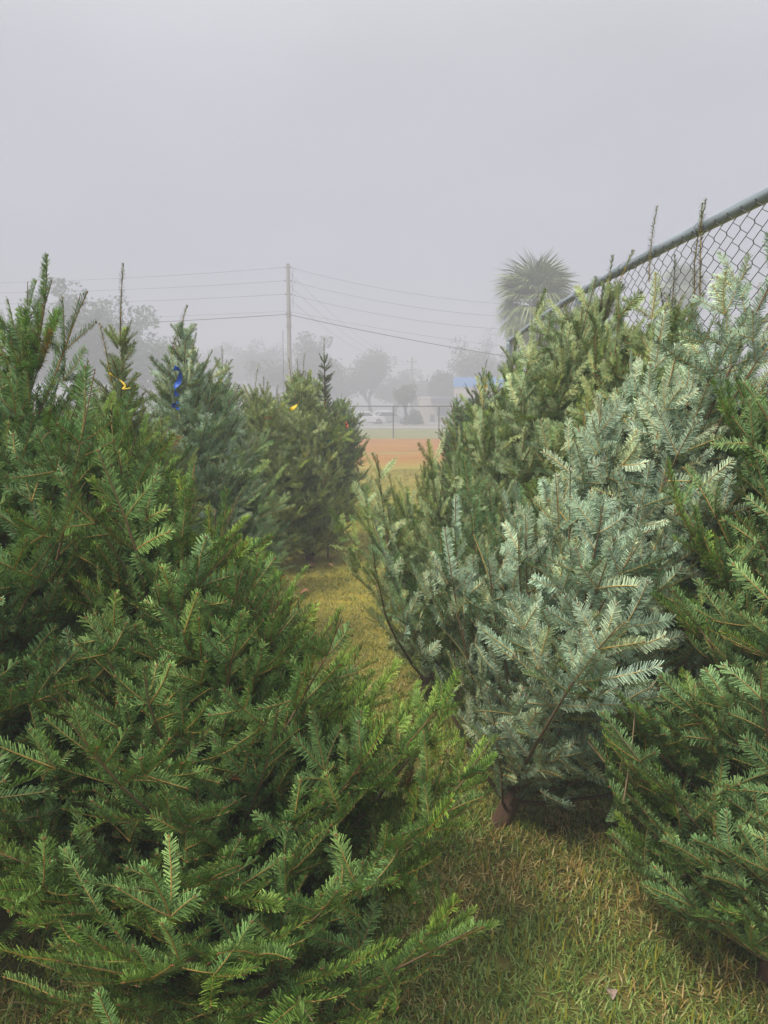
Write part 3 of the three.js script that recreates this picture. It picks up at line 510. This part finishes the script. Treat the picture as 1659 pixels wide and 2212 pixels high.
{
  const dA = 55, A = (y) => at(622, y, dA), topA = A(570), baseA = V(topA.x, 0, -dA);
  pole(baseA, topA.y, 0.19, 0.125, 'tall grey pole in the fog carrying the wires above the left row', (t) => {
    for (const y of [577, 606, 635]) { const h = A(y).y; for (const s of [-1, 1]) { const g = mergeGeometries([new THREE.CylinderGeometry(0.05, 0.07, 0.1, 8).rotateZ(Math.PI / 2).translate(s * 0.2, h, 0), new THREE.CylinderGeometry(0.08, 0.08, 0.03, 8).rotateZ(Math.PI / 2).translate(s * 0.25, h, 0)]); part('insulator', g, porcelain, t); }
      const jumper = new THREE.TubeGeometry(new THREE.CatmullRomCurve3([V(0.55, h - 0.02, 0), V(0.36, h - 0.18, 0.02), V(0.3, h - 0.6, 0.02), V(0.34, h - 0.9, -0.05)]), 12, 0.014, 5); part('jumper', jumper, wireBlack, t); }
    for (const y of [676, 682, 700, 706]) { const g = new THREE.TorusGeometry(0.19, 0.03, 6, 14); g.rotateX(Math.PI / 2); g.translate(0, A(y).y, 0); part('band', g, porcelain, t); }
    const g = new THREE.CylinderGeometry(0.02, 0.02, 6, 6); g.translate(-0.42, 4.2, 0.1); part('riser', g, wireBlack, t);
  });
  const B = at(1642, 610, 60); pole(V(B.x, 0, -60), B.y, 0.17, 0.12, 'thin grey pole seen through the chain link fence at the right', (t) => { for (const h of [B.y - 0.3, B.y - 1.2, B.y - 2.1]) part('insulator', new THREE.CylinderGeometry(0.06, 0.08, 0.14, 8).rotateZ(Math.PI / 2).translate(-0.2, h, 0), porcelain, t); });
  const names = ['topmost', 'second', 'third'];
  [577, 606, 635].forEach((y, i) => {
    wire(A(y), at(-900, 590 + i * 16 - (i ? 0 : -4), 58), 0.9, 0.010, names[i] + ' wire running left from the tall grey pole');
    wire(A(y), V(B.x, B.y - 0.3 - 0.9 * i, -60), 2.0, 0.010, names[i] + ' wire running right from the tall grey pole behind the palm');
    const C = at(880 + i * 10.5, 783, 120); wire(A(y + 8), C, 1.2 + 0.3 * i, 0.009, names[i] + ' wire falling from the tall grey pole to the distant crossarm pole');
  });
  wire(A(679), at(-900, 720, 58), 0.5, 0.024, 'thick cable running left, lowest on the tall grey pole');
  wire(A(679), at(1642, 830, 60), 0.7, 0.024, 'thick cable running right, lowest on the tall grey pole');
  wire(A(672), at(-900, 690, 58), 0.5, 0.008, 'hair thin wire just above the thick cable, running left');
  wire(A(672), at(1642, 780, 60), 0.9, 0.008, 'hair thin wire just above the thick cable, running right');
  const P = at(890, 771, 120);
  pole(V(P.x, 0, -120), P.y, 0.2, 0.15, 'distant pole with two crossarms and hanging transformers', (t) => {
    for (const [h, w] of [[P.y - 0.75, 1.7], [P.y - 2.0, 1.5]]) { part('crossarm', new THREE.BoxGeometry(w, 0.14, 0.12).translate(-0.05, h, 0.16), poleMat, t); for (const x of [-0.7, 0.62]) part('insulator', new THREE.CylinderGeometry(0.05, 0.07, 0.22, 8).translate(x, h + 0.18, 0.16), porcelain, t); }
    for (const x of [-0.85, 0.62]) part('transformer', mergeGeometries([new THREE.CylinderGeometry(0.24, 0.24, 0.85, 12).translate(x, P.y - 4.6, 0.2), new THREE.CylinderGeometry(0.05, 0.05, 0.3, 8).translate(x, P.y - 4.05, 0.2)]), porcelain, t);
  });
}

// ---------------------------------------------------------------- broadleaf trees, palms
const leafMats = [[0.055, 0.085, 0.035], [0.045, 0.07, 0.035], [0.07, 0.095, 0.045]].map(() => vcol(0.7));
function broadleaf(o) {
  const r = mulberry(o.seed), R = (a, b) => a + (b - a) * r(), t = thing(o.name ?? 'oak_tree', o.label, 'tree', V(o.x, 0, -o.d), o.group ?? 'hazy trees beyond the field'), w = new Buf(), l = new Buf(), ends = [];
  const limb = (p, dir, len, rad, lv) => {
    const pts = [p.clone()]; let d = dir.clone();
    for (let k = 0; k < 4; k++) { d.add(V(R(-0.28, 0.28), R(-0.05, 0.22), R(-0.28, 0.28))).normalize(); pts.push(pts[k].clone().addScaledVector(d, len / 4)); }
    w.tube(pts, pts.map((_, k) => rad * (1 - 0.14 * k)), lv ? 5 : 8, [0.06, 0.05, 0.042]);
    if (lv >= 3) { ends.push(pts[4]); return; } if (lv === 2) ends.push(pts[3]);
    const n = lv === 0 ? 6 : 3 + (r() < 0.5 ? 1 : 0);
    for (let i = 0; i < n; i++) { const a = r() * 6.283, sp = R(0.6, 1.25) * (o.spread ?? 1), nd = d.clone().multiplyScalar(0.75).add(V(Math.cos(a) * sp, R(-0.1, 0.45), Math.sin(a) * sp)).normalize(); limb(pts[lv === 0 ? 4 - (i % 2) : 2 + (i % 3)], nd, len * R(0.55, 0.8) * (lv === 0 ? o.crown / o.trunk : 1), rad * 0.52, lv + 1); }
  };
  limb(V(0, 0, 0), V(R(-0.1, 0.1), 1, 0), o.trunk, o.rad ?? 0.3, 0);
  let top = 0, wid = 0; for (const e of ends) { top = Math.max(top, e.y); wid = Math.max(wid, Math.abs(e.x)); }
  const sy = (o.h - 0.6) / top, sx = o.w / 2 / (wid + 0.4);
  const c0 = o.col ?? [0.05, 0.08, 0.035];
  for (const e of ends) { const cl = R(0.6, 1.15) * (o.clump ?? 0.8), k0 = R(0.65, 1.35); for (let i = 0; i < (o.leaves ?? 34); i++) {
    const v = V(R(-1, 1), R(-0.75, 0.75), R(-1, 1)); if (v.length() > 1) continue; const q = V(e.x * sx, e.y * sy, e.z * sx).addScaledVector(v, cl), a = V(R(-1, 1), R(-1, 1), R(-1, 1)).normalize(), b2 = a.clone().cross(V(R(-1, 1), R(-1, 1), R(-1, 1)).normalize()).normalize(), s = R(0.08, 0.19) * (o.leaf ?? 1), col = mul(c0, k0 * R(0.7, 1.3));
    l.quad(q.clone().addScaledVector(a, -s), q.clone().addScaledVector(b2, s * 0.6), q.clone().addScaledVector(a, s), q.clone().addScaledVector(b2, -s * 0.6), col); } }
  const wg = w.geo; wg.scale(sx, sy, sx); wg.computeVertexNormals(); part('trunk', wg, barkMat, t); part('crown', l.geo, leafMats[0], t);
}
const hx = (pxx, d) => at(pxx, 888, d).x, hy = (py, d) => at(829, py, d).y;
const HAZE = [
  [150, 632, 300, 82, 'large leafy tree in the mist behind the left hand firs', 1], [285, 690, 170, 84, 'rounded leafy tree just right of the large misty tree', 1], [30, 650, 180, 88, 'misty tree at the left edge of the photo', 1],
  [478, 735, 130, 150, 'very faint round tree between the blue ribboned fir and the tall pole', 1], [570, 770, 170, 165, 'faintest low tree left of the tall pole', 1], [600, 738, 110, 140, 'pale tree directly behind the tall pole', 1],
  [690, 722, 190, 112, 'broad grey oak to the right of the tall pole', 1.1], [745, 800, 130, 125, 'low hazy tree above the field fence', 1], [805, 752, 120, 130, 'thin open tree with gaps left of the crossarm pole', 1.25], [850, 800, 110, 150, 'pale low tree behind the crossarm pole', 1],
  [935, 815, 110, 150, 'pale rounded tree behind the building', 1], [1030, 735, 130, 118, 'grey oak above the blue roof sign', 1.1], [1075, 715, 140, 140, 'faint oak behind the palm trunk', 1.1], [965, 805, 40, 120, 'slim sapling beside the blue roof sign', 1.2],
];
HAZE.forEach(([x, y, w, d, label, spread], i) => broadleaf({ seed: 400 + i, x: hx(x, d), d, h: hy(y, d), w: w * 1.5 / FOC * d, trunk: 2.4, crown: 3.6, rad: 0.34, spread, label, clump: d < 100 ? 1.5 : 1.6, leaf: 1.6, leaves: d < 100 ? 170 : 100, col: d < 100 ? [0.055, 0.10, 0.04] : [0.05, 0.07, 0.04] }));
broadleaf({ name: 'round_tree', seed: 440, x: hx(877, 92), d: 92, h: hy(822, 92), w: 3.1, trunk: 2.0, crown: 1.5, clump: 0.62, leaves: 70, leaf: 0.9, col: [0.09, 0.12, 0.05], label: 'small round clipped tree on the verge before the building', spread: 0.8 });
{
  const r = mulberry(9), d = 90, t = thing('bush', 'dense green bush below the small round tree', 'bush', V(hx(896, d), 0, -d)), b = new Buf(), w = new Buf();
  for (let i = 0; i < 2600; i++) { const v = V(r() * 2 - 1, r(), r() * 2 - 1); if (Math.hypot(v.x, v.y, v.z) > 1 - 0.2 * r()) continue; const q = V(v.x * 1.15, v.y * 1.9 + 0.06, v.z * 1.0), a = V(r() - 0.5, r() - 0.5, r() - 0.5).normalize().multiplyScalar(0.12), c = V(r() - 0.5, r() - 0.5, r() - 0.5).normalize().multiplyScalar(0.08); b.quad(q.clone().sub(a), q.clone().add(c), q.clone().add(a), q.clone().sub(c), mul([0.06, 0.09, 0.035], 0.6 + 0.8 * r())); }
  for (let i = 0; i < 7; i++) w.tube([V(0, 0, 0), V((r() - 0.5) * 1, 0.8, (r() - 0.5) * 1)], [0.05, 0.02], 5, [0.07, 0.05, 0.035]);
  part('foliage', b.geo, leafMats[0], t); part('stem', w.geo, barkMat, t);
}
function palm(x, d, hTop, rad, label, seed) {
  const r = mulberry(seed), R = (a, b) => a + (b - a) * r(), t = thing('palm_tree', label, 'palm tree', V(x, 0, -d), 'cabbage palms beyond the fence'), hc = hTop - rad * 0.98, w = new Buf();
  const pts = [], rr = []; for (let k = 0; k <= 12; k++) { pts.push(V(0.05 * Math.sin(k * 0.7), hc * k / 12, 0)); rr.push(0.2 + (k > 8 ? 0.05 * (k - 8) : 0) + 0.012 * (k % 2)); }
  w.tube(pts, rr, 12, pts.map((_, k) => mul([0.13, 0.105, 0.08], 0.8 + 0.4 * r())));
  for (let k = 0; k < 70; k++) { const a = k * 2.4, h = hc - 0.02 * k - 0.05; const o = V(Math.cos(a) * 0.24, h, Math.sin(a) * 0.24); w.tube([o, o.clone().add(V(Math.cos(a) * 0.14, 0.22, Math.sin(a) * 0.14))], [0.04, 0.016], 4, mul([0.19, 0.15, 0.1], 0.7 + 0.5 * r())); }
  part('trunk', w.geo, barkMat, t);
  const fronds = [0, 1, 2, 3].map(() => {                               // fan leaf: stalk, then narrow segments round its end, drooping tips
    const b = new Buf(), c = [0.17, 0.235, 0.07];
    b.tube([V(0, 0, 0), V(0, 0.45, 0.03), V(0, 0.95, 0)].map((p) => p.multiplyScalar(rad * 0.55)), [0.022, 0.018, 0.012], 4, [0.16, 0.19, 0.08]);
    const o = V(0, 0.52 * rad, 0), n = 44;
    for (let i = 0; i < n; i++) { const a = lerp(-1.75, 1.75, i / (n - 1)) + R(-0.04, 0.04), L = rad * 0.62 * (1 - 0.18 * Math.abs(a) / 1.75) * R(0.85, 1.15), d1 = V(Math.sin(a), Math.cos(a), -0.15 + 0.1 * Math.abs(a)), s = V(Math.cos(a), -Math.sin(a), 0.25).multiplyScalar(0.034), m = o.clone().addScaledVector(d1, L * 0.6), e = o.clone().addScaledVector(d1, L).add(V(0, 0, -L * R(0.15, 0.55))), k = mul(c, R(0.7, 1.3));
      b.quad(o.clone().addScaledVector(s, -0.4), o.clone().addScaledVector(s, 0.4), m.clone().add(s), m.clone().sub(s), k); b.flat(m.clone().sub(s), m.clone().add(s), e, k); }
    return b.geo;
  });
  const mat = vcol(0.5), dead = vcol(0.8, { color: rgb(1.6, 1.1, 0.9) });
  for (let i = 0; i < 74; i++) { const u = i / 73, el = lerp(88, -62, Math.pow(u, 0.9)) * D2R + R(-0.12, 0.12), az = i * 2.39996, m = part('frond', fronds[i % 4], u > 0.93 ? dead : mat, t);
    const dir = V(Math.cos(az) * Math.cos(el), Math.sin(el), Math.sin(az) * Math.cos(el)), up = V(-Math.cos(az) * Math.sin(el), Math.cos(el), -Math.sin(az) * Math.sin(el)), x2 = dir.clone().cross(up);
    m.quaternion.setFromRotationMatrix(new THREE.Matrix4().makeBasis(x2, dir, up)); m.position.set(0, hc, 0); m.scale.setScalar(R(0.78, 1.12)); }
}
palm(hx(1149, 42), 42, hy(566, 42), 2.4, 'shaggy cabbage palm rising behind the fence end', 61);
palm(hx(1462, 75), 75, hy(575, 75), 2.4, 'fainter palm seen through the chain link mesh', 62);

// ---------------------------------------------------------------- building and cars in the mist
{
  const d = 110, t = thing('building', 'low beige building with a dark awning and a blue roof sign in the mist', 'building', V(hx(908, d), 0, -d)), W = 16;
  const beige = std([0.5, 0.43, 0.35], 0.9), grey = std([0.06, 0.065, 0.085], 0.7), blueM = std([0.03, 0.27, 0.72], 0.5), dk = std([0.04, 0.045, 0.05], 0.4), fr = std([0.6, 0.6, 0.58], 0.6);
  const aw = (hy(856, d)), ab = hy(871, d), x0 = hx(931, d) - hx(908, d);
  part('wall', new THREE.BoxGeometry(W, 3.4, 9).translate(W / 2, 1.7, -4.5), beige, t);
  part('parapet', new THREE.BoxGeometry(W + 0.2, 0.22, 9.2).translate(W / 2, 3.51, -4.5), fr, t);
  const s = new THREE.Shape(); s.moveTo(0, 0); s.lineTo(1.5, 0); s.lineTo(1.5, aw - ab - 0.35); s.lineTo(0, aw - ab); s.closePath();
  const ag = new THREE.ExtrudeGeometry(s, { depth: W - x0, bevelEnabled: false }); ag.rotateY(-Math.PI / 2); ag.translate(W, ab, 0.02); part('awning', ag, grey, t);
  const sg = new THREE.BoxGeometry(8.2, hy(815, d) - hy(836, d), 0.4); const sx = hx(979, d) - hx(908, d);
  part('sign_band', sg.translate(sx + 4.1, (hy(815, d) + hy(836, d)) / 2, 0.2), blueM, t);
  part('sign_wall', new THREE.BoxGeometry(8.0, hy(836, d) - 3.6, 0.3).translate(sx + 4.1, (hy(836, d) + 3.6) / 2, 0.1), beige, t);
  for (let i = 0; i < 4; i++) { const w = part('window', new THREE.BoxGeometry(1.8, 1.5, 0.06).translate(x0 + 1.6 + i * 2.4, 1.55, 0.03), fr, t); part('pane', new THREE.BoxGeometry(1.6, 1.3, 0.05).translate(x0 + 1.6 + i * 2.4, 1.55, 0.05), dk, w); }
  const c = thing('cabinet', 'dark grey cabinet standing by the corner of the beige building', 'cabinet', V(hx(932, d), 0, -d + 1.9));
  part('body', new THREE.BoxGeometry(0.6, 1.0, 0.6).translate(0, 0.56, 0), grey, c); part('plinth', new THREE.BoxGeometry(0.66, 0.06, 0.66).translate(0, 0.03, 0), fr, c); part('lid', new THREE.BoxGeometry(0.66, 0.05, 0.66).translate(0, 1.085, 0), grey, c);
}
function car(x, d, turn, colour, label, tall) {
  const t = thing('parked_car', label, 'car', V(x, 0, -d), 'cars parked in the mist'); t.rotation.y = turn;
  const body = new THREE.Shape(), H = tall ? 1.0 : 0.88; body.moveTo(-2.2, 0.3); body.lineTo(2.2, 0.3); body.lineTo(2.25, 0.6); body.lineTo(2.1, H - 0.05); body.lineTo(1.1, H + 0.03); body.lineTo(-2.1, H + 0.02); body.lineTo(-2.25, 0.6); body.closePath();
  const cab = new THREE.Shape(); cab.moveTo(-1.9, H); cab.lineTo(1.05, H); cab.lineTo(0.35, H + 0.58); cab.lineTo(-1.35, H + 0.6); cab.closePath();
  const paint = std(colour, 0.3), dark = std([0.02, 0.022, 0.025], 0.15), tyre = std([0.02, 0.02, 0.02], 0.9), ex = (s, w, bv) => new THREE.ExtrudeGeometry(s, { depth: w, bevelEnabled: true, bevelSize: bv, bevelThickness: bv, bevelSegments: 2 }).translate(0, 0, -w / 2);
  part('body', ex(body, 1.66, 0.06), paint, t); part('cabin', ex(cab, 1.3, 0.07), paint, t);
  for (const s of [-1, 1]) { const g = new THREE.Shape(); g.moveTo(-1.6, H + 0.06); g.lineTo(0.8, H + 0.06); g.lineTo(0.3, H + 0.48); g.lineTo(-1.25, H + 0.5); g.closePath(); part('window', new THREE.ExtrudeGeometry(g, { depth: 0.02, bevelEnabled: false }).translate(0, 0, s > 0 ? 0.715 : -0.735), dark, t); for (const xx of [-1.4, 1.4]) { const w = part('wheel', new THREE.CylinderGeometry(0.33, 0.33, 0.22, 18).rotateX(Math.PI / 2).translate(xx, 0.33, s * 0.82), tyre, t); part('rim', new THREE.CylinderGeometry(0.19, 0.19, 0.03, 12).rotateX(Math.PI / 2).translate(xx, 0.33, s * 0.94), porcelain, w); } 
    part('headlight', new THREE.BoxGeometry(0.06, 0.14, 0.3).translate(2.28, 0.66, s * 0.6), porcelain, t); }
}
car(hx(791, 96), 96, 0.25, [0.7, 0.7, 0.7], 'white car in the mist just right of the first field fence post');
car(hx(822, 106), 106, 2.9, [0.75, 0.75, 0.75], 'pale taller car behind the field fence, beside the middle post', true);
car(hx(845, 98), 98, 0.1, [0.3, 0.32, 0.34], 'grey car partly behind the middle field fence post');

renderer.render(scene, camera);
